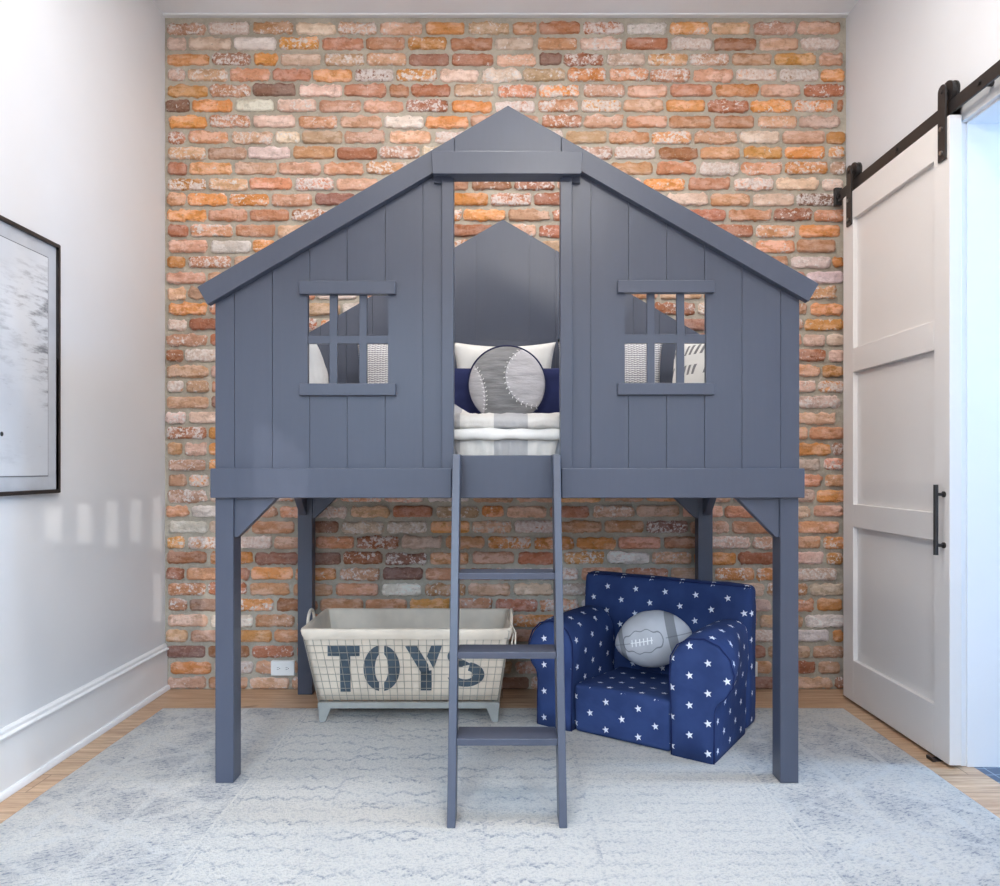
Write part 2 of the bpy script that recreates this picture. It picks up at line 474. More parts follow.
# brick wall: every brick is modelled, pitted and irregular
def brick_wall():
    b = B(); bm = b.bm
    tone = bm.verts.layers.float_color.new('tone')
    n = 40
    # mortar bed
    nx, nz = 150, 150
    def mort(u, v):
        x = XL + (XR - XL) * u; z = H * v
        return Vector((x, YB + .004 * mnoise.noise((x * 9, z * 9, 3)) + .003 * mnoise.noise((x * 40, z * 40, 1)), z))
    b.mi = 0
    g = b.grid(mort, nx, nz)
    b.box(XL, XR, YB + .02, YB + .14, 0, H)
    b.mi = 1
    pal = [((224, 154, 96), .19), ((212, 154, 118), .22), ((216, 170, 140), .24), ((224, 192, 170), .12), ((186, 124, 94), .15), ((160, 116, 98), .04), ((230, 212, 202), .04)]
    tot = sum(w for _, w in pal)
    def pick():
        r = random.random() * tot
        for c, w in pal:
            r -= w
            if r <= 0: return c
        return pal[0][0]
    pitch = 15.565 * YB / F; L = .202; head = .0165
    z = Z(28.9, YB)                       # centre of the top course
    row = 0
    while z > -.02:
        hgt = .0575 + random.uniform(-.003, .003)
        x = XL + .012 - (0 if row % 2 == 0 else (L + head) / 2 + random.uniform(-.015, .015))
        first = True
        while x < XR - .01:
            ln = L + random.uniform(-.012, .010)
            if random.random() < .05: ln = L * random.uniform(.45, .6)
            x0, x1 = max(x, XL + .014 + random.uniform(-.006, .01)), min(x + ln, XR - .014 + random.uniform(-.01, .006))
            x += ln + head + random.uniform(-.004, .005)
            if x1 - x0 < .025: continue
            zc = z + random.uniform(-.003, .003); z0, z1 = zc - hgt / 2, zc + hgt / 2
            if z0 < .004: z0 = .004
            if z1 > H - .006: z1 = H - .006
            if z1 - z0 < .015: continue
            c = pick(); k = random.uniform(.92, 1.08)
            c = [min(255, v * k * random.uniform(.97, 1.03)) for v in c]
            col = lin(c); wsh = 0.0
            r = random.random()
            if r < .50: wsh = random.uniform(.12, .42)
            elif r < .59: wsh = random.uniform(.42, .75)
            sd = random.uniform(0, 500); out = random.uniform(.008, .017)
            nu, nv = max(4, int((x1 - x0) / .013)), 5
            rag = random.choice((.8, 1.0, 1.3, 1.7, 2.2))
            tilt = random.uniform(-.003, .003)
            rows = []
            for i in range(nu + 1):
                cl_ = []
                for j in range(nv + 1):
                    u, v = i / nu, j / nv
                    px, pz = x0 + (x1 - x0) * u, z0 + (z1 - z0) * v
                    ed = min(u * (x1 - x0), (1 - u) * (x1 - x0), v * (z1 - z0), (1 - v) * (z1 - z0))
                    e1 = mnoise.noise((px * 28 + sd, pz * 28, 0)); e2 = mnoise.noise((px * 70, pz * 70 + sd, 5))
                    # ragged outline
                    if v in (0, 1): pz += (e1 * .0045 + e2 * .004) * rag * (1 if v else 1)
                    if u in (0, 1): px += (e1 * .004 + e2 * .0025) * rag
                    if u in (0, 1) and v in (0, 1): px += (.006 if u == 0 else -.006); pz += (.004 if v == 0 else -.004)
                    dep = out * (1 - .22 * math.exp(-ed / .002)) + e1 * .003 * rag + e2 * .0018 * rag + tilt * (u - .5) * 2
                    if rag > 1.2 and mnoise.noise((px * 16 + sd, pz * 22, 9)) > .38: dep -= .006
                    w_ = bm.verts.new((px, YB - max(.004, dep), pz)); w_[tone] = (*col, wsh); cl_.append(w_)
                rows.append(cl_)
            for i in range(nu):
                for j in range(nv): b._f([rows[i][j], rows[i + 1][j], rows[i + 1][j + 1], rows[i][j + 1]])
            loop = [rows[i][0] for i in range(nu + 1)] + [rows[nu][j] for j in range(1, nv + 1)] + [rows[i][nv] for i in range(nu - 1, -1, -1)] + [rows[0][j] for j in range(nv - 1, 0, -1)]
            bk = []
            for w_ in loop:
                q = bm.verts.new((w_.co.x, YB + .012, w_.co.z)); q[tone] = (*col, wsh); bk.append(q)
            for i in range(len(loop)): b._f([loop[i], bk[i], bk[(i + 1) % len(loop)], loop[(i + 1) % len(loop)]])
        z -= pitch; row += 1
    o = b.build('wall_back', [MT['mortar'], MT['brick']], smooth=True)
    struct(o)
    return o


brick_wall()

# ------------------------------------------------------------------ sliding door, its hardware and the track
DX = 1.652; dy0, dy1 = 2.710, 3.553; dz0, dz1 = .014, 2.412
door = thing('door_1', 'white three panel sliding barn door beside the brick wall', 'door', (DX, (dy0 + dy1) / 2, 0), kind='structure')
b = B()
st = .100
rails = [(dz0, .208), (.833, .940), (1.560, 1.672), (2.280, dz1)]
b.box(DX, DX + .045, dy0, dy0 + st, dz0, dz1); b.box(DX, DX + .045, dy1 - st, dy1, dz0, dz1)
for a, c_ in rails: b.box(DX, DX + .045, dy0 + st - .001, dy1 - st + .001, a, c_)
b.build('door_frame', MT['door'], door, bevel=.0025, seg=2)
for (a, c_) in ((.208, .833), (.940, 1.560), (1.672, 2.280)):
    b = B(); b.box(DX + .020, DX + .033, dy0 + st - .008, dy1 - st + .008, a - .008, c_ + .008); b.build('door_panel', MT['door'], door)
b = B()
b.tube([(DX - .032, 2.742, .786), (DX - .032, 2.742, 1.048)], .0085, 16)
for zz in (.822, 1.012): b.tube([(DX + .0, 2.742, zz), (DX - .032, 2.742, zz)], .006, 12); b.cyl((DX - .006, 2.742, zz), 'x', .011, .006, 16)
tag(b.build('pull_handle', MT['black'], door, smooth=False), 'black bar pull')
RZ0, RZ1 = 2.426, 2.476
for yc in (3.482, 2.748):
    b = B()
    pts = [(yc - .024, 2.256), (yc + .024, 2.256)] + [(yc + .024 * math.cos(t), 2.516 + .024 * math.sin(t)) for t in [PI * k / 10 for k in range(11)]]
    b.prism(pts, 'x', DX - .008, DX - .001)
    hg = b.build('hanger_strap', MT['black'], door, bevel=.001, seg=1)
    b = B(); b.cyl((DX + .012, yc, RZ1 + .036), 'x', .041, .006, 32); b.cyl((DX + .018, yc, RZ1 + .036), 'x', .036, .014, 32); b.cyl((DX + .032, yc, RZ1 + .036), 'x', .041, .006, 32); b.cyl((DX - .012, yc, RZ1 + .036), 'x', .008, .05, 12)
    b.build('wheel', MT['black'], hg)
    b = B()
    for zz in (2.285, 2.375): b.cyl((DX - .014, yc, zz), 'x', .009, .008, 6)
    b.build('hex_bolt', MT['steel'], hg)
tr = thing('barn_door_track', 'black flat steel track for the sliding door on the white wall', 'door track', (1.675, 2.6, RZ0))
b = B(); b.box(1.667, 1.677, 1.25, 3.66, RZ0, RZ1); b.build('rail', MT['black'], tr, bevel=.001, seg=1)
for yy in (3.63, 3.10, 2.565, 2.03, 1.50):
    b = B(); b.cyl((1.676, yy, (RZ0 + RZ1) / 2), 'x', .011, .058, 16); b.cyl((1.660, yy, (RZ0 + RZ1) / 2), 'x', .010, .008, 6); b.build('standoff_bolt', MT['black'], tr)
b = B(); b.box(1.655, 1.690, 3.645, 3.668, RZ0 - .015, RZ1 + .024); b.build('end_stop', MT['black'], tr, bevel=.003)
fg = thing('floor_guide', 'small black floor guide at the front corner of the sliding door', 'door guide', (1.64, 2.80, 0))
b = B(); b.box(1.628, 1.640, 2.775, 2.82, 0, .013); b.box(1.628, 1.70, 2.78, 2.815, 0, .006); b.build('bracket', MT['black'], fg, bevel=.0015)

# ------------------------------------------------------------------ rug
b = B()
rx0, rx1, ry0, ry1 = -1.553, 1.572, 1.10, 3.385
def rugf(u, v):
    x = rx0 + (rx1 - rx0) * u; y = ry0 + (ry1 - ry0) * v
    e = min(u * (rx1 - rx0), (1 - u) * (rx1 - rx0), v * (ry1 - ry0), (1 - v) * (ry1 - ry0))
    y += .006 * mnoise.noise((x * 3, 0, 0)) * (v > .99)
    x += .006 * mnoise.noise((0, y * 3, 4)) * (u < .01 or u > .99)
    return Vector((x, y, .012 - .006 * math.exp(-e / .006)))
b.grid(rugf, 120, 90)
b.box(rx0 + .006, rx1 - .006, ry0 + .006, ry1 - .006, .001, .006)
tag(b.build('area_rug', MT['rug'], smooth=True), 'large pale grey faded pattern rug covering the wood floor', 'rug')
RT = .0125      # rug top

# ------------------------------------------------------------------ house loft bed
P = MT['paint']
bed = thing('house_loft_bed', 'slate blue house shaped loft bed with gabled plank front against brick wall', 'bed', (.02, 3.1, 0))
BX0, BX1 = -.995, 1.036
FD = 2.56         # plane of the plank front
fx = lambda p: X(p, FD)
fz = lambda q: Z(q, FD)
# legs
FLW, FLD = .064, .078
for x0, x1 in ((BX0, BX0 + FLW), (BX1 - FLW, BX1)):
    b = B(); b.box(x0, x1, FD + .001, FD + FLD, RT, 1.70); b.build('leg', P, bed, bevel=.003)
for x0, x1 in ((BX0, BX0 + .072), (BX1 - .072, BX1)):
    b = B(); b.box(x0, x1, 3.60, 3.66, .001, 1.735); b.build('leg', P, bed, bevel=.003)
# corner braces: front pair, back pair, and the pair along each side
def brace_x(xa, s, y0, y1, ztop, w, h):
    b = B(); b.prism([(xa, ztop), (xa + s * w, ztop), (xa + s * w, ztop - .004), (xa + s * .012, ztop - h), (xa, ztop - h)], 'y', y0, y1)
    b.build('corner_brace', P, bed, bevel=.002)
zt = Z(498, 2.535)
brace_x(BX0 + FLW - .001, 1, FD + .012, FD + .052, 1.03, .169, .162)
brace_x(BX1 - FLW + .001, -1, FD + .012, FD + .052, 1.03, .169, .162)
brace_x(BX0 + .071, 1, 3.605, 3.64, .99, .14, .125)
brace_x(BX1 - .071, -1, 3.605, 3.64, .99, .14, .125)
for xa in (BX0 + .012, BX1 - .047):
    b = B(); b.prism([(3.601, 1.0), (3.46, 1.0), (3.46, .996), (3.59, .88), (3.601, .88)], 'x', xa, xa + .035); b.build('corner_brace', P, bed, bevel=.002)
    b = B(); b.prism([(FD + FLD - .001, 1.0), (FD + FLD + .14, 1.0), (FD + FLD + .14, .996), (FD + FLD + .01, .87), (FD + FLD - .001, .87)], 'x', xa, xa + .035); b.build('corner_brace', P, bed, bevel=.002)
# plank front, left and right of the doorway, each with a window hole
APX, APZ, SL = X(508, 2.53), Z(105.5, 2.53), .583
def roofz(x): return APZ - .028 - SL * abs(x - APX)
def plank_wall(name, xs, hole, y0, y1, zb, topf, back=True, gap=.0009):
    b = B()
    for i in range(len(xs) - 1):
        a, c_ = xs[i] + (gap if i else 0), xs[i + 1] - (gap if i < len(xs) - 2 else 0)
        segs = [a, c_]
        if hole: segs += [q for q in hole[:2] if a < q < c_]
        if a < APX < c_: segs.append(APX)
        segs = sorted(segs)
        for k in range(len(segs) - 1):
            p, q = segs[k], segs[k + 1]
            if hole and p >= hole[0] - 1e-6 and q <= hole[1] + 1e-6:
                b.prism([(p, zb), (q, zb), (q, hole[2]), (p, hole[2])], 'y', y0, y1)
                b.prism([(p, hole[3]), (q, hole[3]), (q, topf(q)), (p, topf(p))], 'y', y0, y1)
            else:
                b.prism([(p, zb), (q, zb), (q, topf(q)), (p, topf(p))], 'y', y0, y1)
    if back:           # tongue behind the grooves so that they do not gape
        yb0, yb1 = (y0 + .006, y1 - .002)
        for xq in xs[1:-1]:
            inh = hole and hole[0] - .004 < xq < hole[1] + .004
            if inh:
                b.box(xq - .004, xq + .004, yb0, yb1, zb, hole[2]); b.prism([(xq - .004, hole[3]), (xq + .004, hole[3]), (xq + .004, topf(xq) - .004), (xq - .004, topf(xq) - .004)], 'y', yb0, yb1)
            else:
                b.prism([(xq - .004, zb), (xq + .004, zb), (xq + .004, topf(xq) - .004), (xq - .004, topf(xq) - .004)], 'y', yb0, yb1)
    return b.build(name, P, bed)
ZB = Z(470, FD)
LXS = [fx(p) for p in (215.5, 234.6, 272.4, 309.8, 347.2, 385.3, 423, 446)]
RXS = [fx(p) for p in (566, 590.8, 628.4, 666.4, 704.5, 742, 780.6, 799.2)]
LH = (fx(307.6), fx(388), fz(383.7), fz(294.2)); RH = (fx(624.8), fx(706.2), fz(383.2), fz(292.8))
pl = plank_wall('plank_front', LXS, LH, FD, FD + .022, ZB, roofz)
pr_ = plank_wall('plank_front', RXS, RH, FD, FD + .022, ZB, roofz)
def window_parts(hole, mv, mh, head, sill):
    b = B()
    b.box(fx(mv[0][0]), fx(mv[0][1]), FD + .004, FD + .019, hole[2], hole[3]); b.box(fx(mv[1][0]), fx(mv[1][1]), FD + .004, FD + .019, hole[2], hole[3])
    b.box(hole[0] - .0, hole[1] + .0, FD + .0045, FD + .0185, fz(mh[1]), fz(mh[0]))
    b.build('window_grid', P, bed, bevel=.001, seg=1)
    for nm, (x0, x1, q0, q1) in (('window_header', head), ('window_sill', sill)):
        b = B(); b.box(X(x0, FD - .018), X(x1, FD - .018), FD - .018, FD - .0003, Z(q1, FD - .018), Z(q0, FD - .018)); b.build(nm, P, bed, bevel=.0025)
window_parts(LH, ((329.2, 337), (359, 366.6)), (335.3, 343.4), (298.8, 395.6, 280.6, 293.9), (298.8, 395.6, 383.4, 395.3))
window_parts(RH, ((647.4, 655), (677, 684.7)), (334.0, 343.0), (618, 715, 280.0, 292.5), (618, 715, 382.9, 394.7))
# doorway posts
for p0, p1 in ((441.6, 453.7), (560.4, 572.3)):
    b = B(); b.box(X(p0, FD - .016), X(p1, FD - .016), FD - .016, FD + .03, ZB, Z(168, FD)); b.build('door_post', P, bed, bevel=.0025)
for p0, p1 in ((434, 442.5), (571.6, 580)):
    b = B(); b.box(fx(p0), fx(p1), FD - .012, FD - .0005, Z(184, FD), Z(170, FD)); b.build('lintel_block', P, bed, bevel=.002)
# roof edge boards, gable piece and lintel
RD = 2.53
def rx(p): return X(p, RD)
def rz(q): return Z(q, RD)
wdt = rz(279.3) - rz(303.0)            # vertical width of the board
cs = math.cos(math.atan(SL)); sn = math.sin(math.atan(SL))
for s in (-1, 1):
    SLs = SL if s < 0 else .573
    cs = math.cos(math.atan(SLs)); sn = math.sin(math.atan(SLs))
    xi = APX + s * (APX - rx(454.5)); xo = APX + s * (APX - rx(197)) 
    zt_ = lambda x: APZ - SLs * abs(x - APX)
    perp = wdt * cs
    xo2 = xo - s * perp * sn; zo2 = zt_(xo) - perp * cs
    b = B(); b.prism([(xi, zt_(xi)), (xo, zt_(xo)), (xo2, zo2), (xi, zt_(xi) - wdt)], 'y', RD, FD - .0005)
    b.build('roof_board', P, bed, bevel=.002)
xg0, xg1 = rx(454.5) + .001, APX + (APX - rx(454.5)) - .001
b = B(); b.prism([(xg0, rz(158)), (xg1, rz(158)), (xg1, APZ - .573 * (xg1 - APX)), (APX, APZ), (xg0, APZ - SL * (APX - xg0))], 'y', RD, FD - .0005); b.build('gable_board', P, bed, bevel=.0015)
b = B()
b.prism([(X(430.8, 2.505), Z(150.8, 2.505)), (X(582.9, 2.505), Z(150.8, 2.505)), (X(581.4, 2.505), Z(173.7, 2.505)), (X(432.8, 2.505), Z(173.7, 2.505))], 'y', 2.505, 2.5295)
b.box(fx(452), fx(562), 2.5297, FD + .02, Z(173.7, 2.505) + .001, Z(158, FD))
b.build('lintel', P, bed, bevel=.002)
# rails round the bed
RF = 2.535
for p0, p1 in ((210, 451.6), (561.6, 805)):
    b = B(); b.box(X(p0, RF), X(p1, RF), RF, FD - .0005, Z(498, RF), Z(468.3, RF)); b.build('front_rail', P, bed, bevel=.003)
b = B(); b.box(BX0 + FLW, BX1 - FLW, 2.592, 2.616, 1.004, Z(455.3, 2.592)); b.build('mattress_rail', P, bed, bevel=.003)
b = B(); b.box(BX0, BX1, 3.572, 3.598, .985, 1.115); b.build('back_rail', P, bed, bevel=.003)
for x0 in (BX0 + .008, BX1 - .032):
    b = B(); b.box(x0, x0 + .024, FD + FLD, 3.598, 1.0, 1.115); b.build('side_rail', P, bed, bevel=.003)
    b = B()
    for k in range(7):
        ya = FD + FLD + .002 + k * .136
        b.box(x0 + .002, x0 + .020, ya, min(3.598, ya + .134), 1.117, 1.60)
    b.box(x0 - .002, x0 + .026, FD + FLD, 3.598, 1.60, 1.63)
    b.build('side_panel', P, bed, bevel=.002, seg=1)
b = B()
for k in range(9): b.box(BX0 + .03, BX1 - .03, 2.63 + k * .105, 2.69 + k * .105, 1.012, 1.030)
b.build('mattress_slat', P, bed)
# back gable wall
BD = 3.60
apx2, apz2 = X(503, BD), Z(221, BD)
bxs = [apx2 + (k - 8) * .127 for k in range(17)]
bxs = [BX0 + .01] + [q for q in bxs if BX0 + .05 < q < BX1 - .05] + [BX1 - .01]
_A = APX; APX = apx2
bw = plank_wall('back_wall_panel', bxs, None, BD - .022, BD - .0005, 1.117, lambda x: apz2 - SL * abs(x - apx2), True, .0007)
APX = _A
b = B(); b.box(X(470.5, 3.575), X(538, 3.575), 3.572, 3.5778, Z(372, 3.575), Z(340.5, 3.575)); b.build('back_batten', P, bed, bevel=.001, seg=1)
b = B()
for i in range(4):
    for j in range(3): b.cyl((X(496 + i * 4.6, BD), BD - .0225, Z(226 + j * 4.0, BD)), 'y', .0035, .001, 8)
b.build('screw_cap', P, bed)
# ladder
lad = B()
def ly(z): return 2.24 + .227 * (z - .012)
LW = .088
for x0, x1 in ((-.165, -.139), (.177, .202)): 
    lad.prism([(ly(RT), RT), (ly(RT) + LW, RT), (ly(1.157) + LW, 1.157), (ly(1.157) + .0, 1.157)], 'x', x0, x1)
lo = lad.build('ladder', P, bed, bevel=.0025)
for zz, dpt in ((.264, .112), (.5205, .105), (.766, .098)):
    b = B(); b.box(-.1388, .1768, ly(zz) + .001, ly(zz) + dpt, zz - .022, zz); b.build('rung', P, lo, bevel=.002)

# ------------------------------------------------------------------ bedding
def quiltf():
    prof = [(3.555, 1.19), (3.56, 1.27), (3.545, 1.286), (3.5, 1.290), (3.3, 1.290), (3.1, 1.290), (2.95, 1.292), (2.85, 1.304), (2.76, 1.312), (2.70, 1.309), (2.668, 1.296), (2.656, 1.278), (2.660, 1.260), (2.676, 1.248)]
    # densify
    P2 = []
    for i in range(len(prof) - 1):
        for k in range(3):
            t = k / 3; P2.append((prof[i][0] * (1 - t) + prof[i + 1][0] * t, prof[i][1] * (1 - t) + prof[i + 1][1] * t))
    P2.append(prof[-1])
    x0, x1 = BX0 + .052, BX1 - .052
    def f(u, v):
        x = x0 + (x1 - x0) * u; k = v * (len(P2) - 1); i = min(int(k), len(P2) - 2); t = k - i
        y = P2[i][0] * (1 - t) + P2[i + 1][0] * t; z = P2[i][1] * (1 - t) + P2[i + 1][1] * t
        e = min(u * (x1 - x0), (1 - u) * (x1 - x0))
        z -= .02 * math.exp(-e / .015)
        if y < 2.9: z += .007 * mnoise.noise((x * 22, y * 16, 2)) + .002 * abs(math.sin(x * PI / .028)); y += .007 * mnoise.noise((x * 20, z * 30, 7)) + .003 * math.sin(x * 2 * PI / .03)
        z += .060 * math.exp(-((x + .215) / .085) ** 2 - ((y - 2.86) / .06) ** 2)
        return Vector((x, y, z))
    return f, len(P2) - 1


mat_ = tag(B().box(BX0 + .058, BX1 - .058, 2.685, 3.545, 1.032, 1.245).build('mattress', MT['mattress'], bevel=.03, seg=4), 'grey mattress edge under the checked quilt, behind the ladder', 'mattress')
q = thing('quilt', 'grey and white checked quilt with folded hem on the bed', 'quilt', (.02, 3.1, 1.25))
f_, n_ = quiltf()
b = B(); b.grid(f_, 150, n_); b.build('quilt_top', MT['check'], q, smooth=True)
b = B()
def hem(u, v):
    x = BX0 + .06 + (BX1 - BX0 - .12) * u
    a = PI * .5 + PI * 1.15 * v
    w = .018 + .009 * mnoise.noise((x * 11, 0, 1))
    wy_ = .004 * mnoise.noise((x * 25, 3, 0))
    y = 2.664 + .014 * math.cos(a) + wy_ - .006 * v; z = 1.232 + w * math.sin(a) * 1.1 + .006 * mnoise.noise((x * 9, v * 2, 5))
    return Vector((x, y, z))
b.grid(hem, 140, 12)
tag(b.build('folded_hem', MT['white'], q, smooth=True), 'white folded hem')
b = B()
def drop(u, v):
    xt = -.175 + .385 * u; xb = -.150 + .340 * u
    x = xt + (xb - xt) * v; z = 1.225 - .092 * v
    return Vector((x, 2.674 + .005 * math.sin(u * 38) * (.4 + .6 * v) + .003 * mnoise.noise((x * 30, z * 20, 0)), z))
b.grid(drop, 60, 8); b.build('hanging_panel', MT['check'], q, smooth=True)


def pillow_bm(w, h, t, pinch=.07, p=.40, seed=0, n=26, rnd=0):
    b = B()
    def side(s):
        def f(i, j):
            u, v = i * 2 - 1, j * 2 - 1
            x = u * w / 2 * (1 - pinch * (1 - v * v)); z = v * h / 2 * (1 - pinch * (1 - u * u))
            x, z = x * math.sqrt(1 - rnd * v * v), z * math.sqrt(1 - rnd * u * u)
            k = max(0, (1 - u * u) * (1 - v * v))
            y = s * t / 2 * k ** p
            y *= 1 + .16 * mnoise.noise((x * 9 + seed, z * 9, s)) + .05 * mnoise.noise((x * 30 + seed, z * 30, s))
            return Vector((x, y, z))
        return f
    for s in (-1, 1): b.grid(side(s), n, n)
    return b


def pillow(name, label, cat, mat, loc, w, h, t, rz=0, tilt=0, roll=0, seed=0, group=None, **k):
    o = pillow_bm(w, h, t, seed=seed, **k).build(name, mat, smooth=True)
    o.location = loc; o.rotation_euler = (tilt, roll, rz)
    return tag(o, label, cat, group)


QT = 1.297
pillow('textured_pillow', 'grey woven square pillow standing behind the left house window grid', 'pillow', MT['weave'], (-.452, 3.485, QT + .206), .46, .408, .10, seed=3)
pillow('textured_pillow', 'grey woven square pillow standing behind the right house window grid', 'pillow', MT['weave'], (.518, 3.485, QT + .212), .50, .42, .10, seed=9)
pillow('white_pillow', 'white linen pillow standing behind the baseball cushion in the bed doorway', 'pillow', MT['white'], (.014, 3.375, QT + .195), .475, .392, .10, seed=14, pinch=.11)
pillow('white_pillow', 'plain white pillow leaning at the left end of the bed', 'pillow', MT['white'], (-.816, 3.02, QT + .181), .42, .357, .12, rz=math.radians(80), seed=21, pinch=-.02, rnd=.62)
pillow('dashed_pillow', 'white pillow with dark dashes leaning at the right end of the bed', 'pillow', MT['dash'], (.862, 3.03, QT + .178), .40, .355, .14, rz=math.radians(-58), seed=27, pinch=.02, rnd=.12)
# navy lumbar
o = pillow_bm(.80, .252, .12, pinch=.015, p=.30, seed=31).build('lumbar_pillow', MT['navy'], smooth=True)
o.location = (.01, 3.24, QT + .127); tag(o, 'long navy lumbar pillow lying behind the round baseball cushion', 'pillow')
# baseball cushion
bb = thing('baseball_cushion', 'round grey baseball cushion with white stitching in the bed doorway', 'cushion', (X(507, 3.1), 3.118, QT + .166))
R0 = .164
b = B()
def disc(s):
    def f(u, v):
        a = 2 * PI * u; r = R0 * v
        y = s * .045 * max(0, 1 - v ** 2.6) ** .6 * (1 + .12 * mnoise.noise((r * math.cos(a) * 12, r * math.sin(a) * 30, s)))
        return Vector((r * math.cos(a), y, r * math.sin(a)))
    return f
for s in (-1, 1): b.grid(disc(s), 64, 16, True)
b.build('cushion_body', MT['baseball'], bb, smooth=True, local=True)
b = B(); b.tube([(R0 * math.cos(2 * PI * k / 72), 0, R0 * math.sin(2 * PI * k / 72)) for k in range(72)], .0045, 8, True)
tag(b.build('piping', MT['navypipe'], bb, smooth=True, local=True), 'navy piping')
b = B()
def face_y(x, z):
    v = min(1, math.hypot(x, z) / R0); return -.045 * max(0, 1 - v ** 2.6) ** .6
def stitches(cx, cz, rad, a0, a1, n):
    for k in range(n):
        a = a0 + (a1 - a0) * k / (n - 1)
        px, pz = (cx + rad * math.cos(a)) * R0, (cz + rad * math.sin(a)) * R0
        if math.hypot(px, pz) > R0 * .96: continue
        tx, tz = -math.sin(a), math.cos(a); nx_, nz_ = math.cos(a), math.sin(a)
        for s in (-1, 1):
            e = Vector((px + nx_ * s * .0085 + tx * .004, 0, pz + nz_ * s * .0085 + tz * .004)); i0 = Vector((px + nx_ * s * .002, 0, pz + nz_ * s * .002))
            for w_ in (e, i0): w_.y = face_y(w_.x, w_.z) - .003
            b.tube([i0, e], .0016, 5)
stitches(.74, .20, .78, math.radians(95), math.radians(265 + 35), 22)
tag(b.build('stitching', MT['thread'], bb, local=True), 'white stitching'); b = B()
stitches(-2.05, -.4, 1.5, math.radians(-22), math.radians(40), 16)
tag(b.build('stitching', MT['thread'], bb, local=True), 'white stitching')

# ------------------------------------------------------------------ toy basket
tb = thing('toy_basket', 'wire toy basket with cream canvas liner marked TOYS under the bed', 'basket', (-.40, 3.3, RT))
XC = -.399
ZT, ZBm = .428, .098
YT0, YT1, YB0, YB1 = 3.085, 3.525, 3.185, 3.46
HT, HB = .433, .386
def face(side, u, v, off=0):
    """u -1..1 along the side, v 0 bottom .. 1 top"""
    hw = HB + (HT - HB) * v; y0 = YB0 + (YT0 - YB0) * v; y1 = YB1 + (YT1 - YB1) * v; z = ZBm + (ZT - ZBm) * v
    if side == 'f': return Vector((XC + u * hw, y0 - off, z))
    if side == 'b': return Vector((XC + u * hw, y1 + off, z))
    if side == 'l': return Vector((XC - hw - off, y0 + (y1 - y0) * (u + 1) / 2, z))
    return Vector((XC + hw + off, y0 + (y1 - y0) * (u + 1) / 2, z))
b = B(); wr_ = .0013
for sd, nn in (('f', 25), ('b', 25), ('l', 12), ('r', 12)):
    for k in range(nn + 1):
        u = -1 + 2 * k / nn
        b.tube([face(sd, u, 0, .004), face(sd, u, 1, .004)], wr_, 5)
    for k in range(11):
        b.tube([face(sd, -1, k / 10, .004), face(sd, 1, k / 10, .004)], wr_, 5)
b.build('wire_frame', MT['wire'], tb)
# liner: pouch inside the wires, folded over the rim
b = B()
def ring(v, off, n=30):
    pts = []
    for sd, rev in (('f', 0), ('r', 0), ('b', 1), ('l', 1)):
        for k in range(n):
            u = -1 + 2 * k / n
            p_ = face(sd, -u if rev else u, v, off); pts.append(p_)
    return pts
rings = []
def addring(v, off, dz=0, wob=0):
    pts = ring(v, off); vs = []
    for p_ in pts:
        c_ = Vector((XC, 3.30, p_.z)); d_ = (p_ - c_)
        nzv = mnoise.noise((p_.x * 11, p_.y * 11, v * 6 + off * 40))
        p_ = p_ + d_.normalized() * nzv * wob; p_.z += dz + nzv * wob * .8
        vs.append(b.bm.verts.new(p_))
    rings.append(vs)
for v, off, dz, wob in ((.02, -.004, 0, .0), (.2, -.004, 0, .001), (.4, -.004, 0, .001), (.6, -.004, 0, .001), (.8, -.004, 0, .001), (.90, -.004, 0, 0)):
    addring(v, off, dz, wob)
outer_n = len(rings)
for i in range(len(rings) - 1):
    for k in range(len(rings[0])): b._f([rings[i][k], rings[i][(k + 1) % 120], rings[i + 1][(k + 1) % 120], rings[i + 1][k]])
b._f(rings[0][::-1])
# collar + inside
rings = []
for v, off, dz, wob in ((.885, .008, 0, .003), (.93, .012, 0, .003), (.985, .013, .002, .002), (1.0, .008, .008, .002), (1.0, -.002, .010, .002), (.99, -.010, .004, .001), (.7, -.012, 0, .002), (.35, -.014, 0, .002), (.12, -.02, 0, .002), (.07, -.05, 0, .002)):
    addring(v, off, dz, wob)
for i in range(len(rings) - 1):
    for k in range(120): b._f([rings[i][k], rings[i][(k + 1) % 120], rings[i + 1][(k + 1) % 120], rings[i + 1][k]])
b._f(rings[-1])
liner = b.build('canvas_liner', MT['canvas'], tb, smooth=True)
# lettering, stencilled on the canvas just behind the wires
def bpt(cx, cy):
    px, py = 280 + cx / 3.846, 580 + cy / 3.846
    v = (703.2 - py) / (703.2 - 629.4); D = YB0 + (YT0 - YB0) * v
    p_ = face('f', 0, v, .0005); return Vector((X(px, D), p_.y, p_.z))
def strip(b, A, C):
    for i in range(len(A) - 1):
        b._f([b.bm.verts.new(bpt(*q)) for q in (A[i], A[i + 1], C[i + 1], C[i])])
def rsum(pts, n=6):
    out = []
    for i in range(len(pts) - 1):
        for k in range(n): out.append((pts[i][0] + (pts[i + 1][0] - pts[i][0]) * k / n, pts[i][1] + (pts[i + 1][1] - pts[i][1]) * k / n))
    return out + [pts[-1]]
b = B()
strip(b, rsum([(183, 249), (306, 249)]), rsum([(183, 289), (306, 289)]))
strip(b, rsum([(229, 289), (233, 432)]), rsum([(270, 289), (272, 432)]))
def arc(cx, cy, rx_, ry_, a0, a1, n=18): return [(cx + rx_ * math.cos(math.radians(a0 + (a1 - a0) * k / n)), cy - ry_ * math.sin(math.radians(a0 + (a1 - a0) * k / n))) for k in range(n + 1)]
strip(b, arc(391, 338, 70, 92, 98, 262), arc(391, 338, 26, 60, 112, 248))
strip(b, arc(391, 338, 70, 92, 82, -82), arc(391, 338, 26, 60, 68, -68))
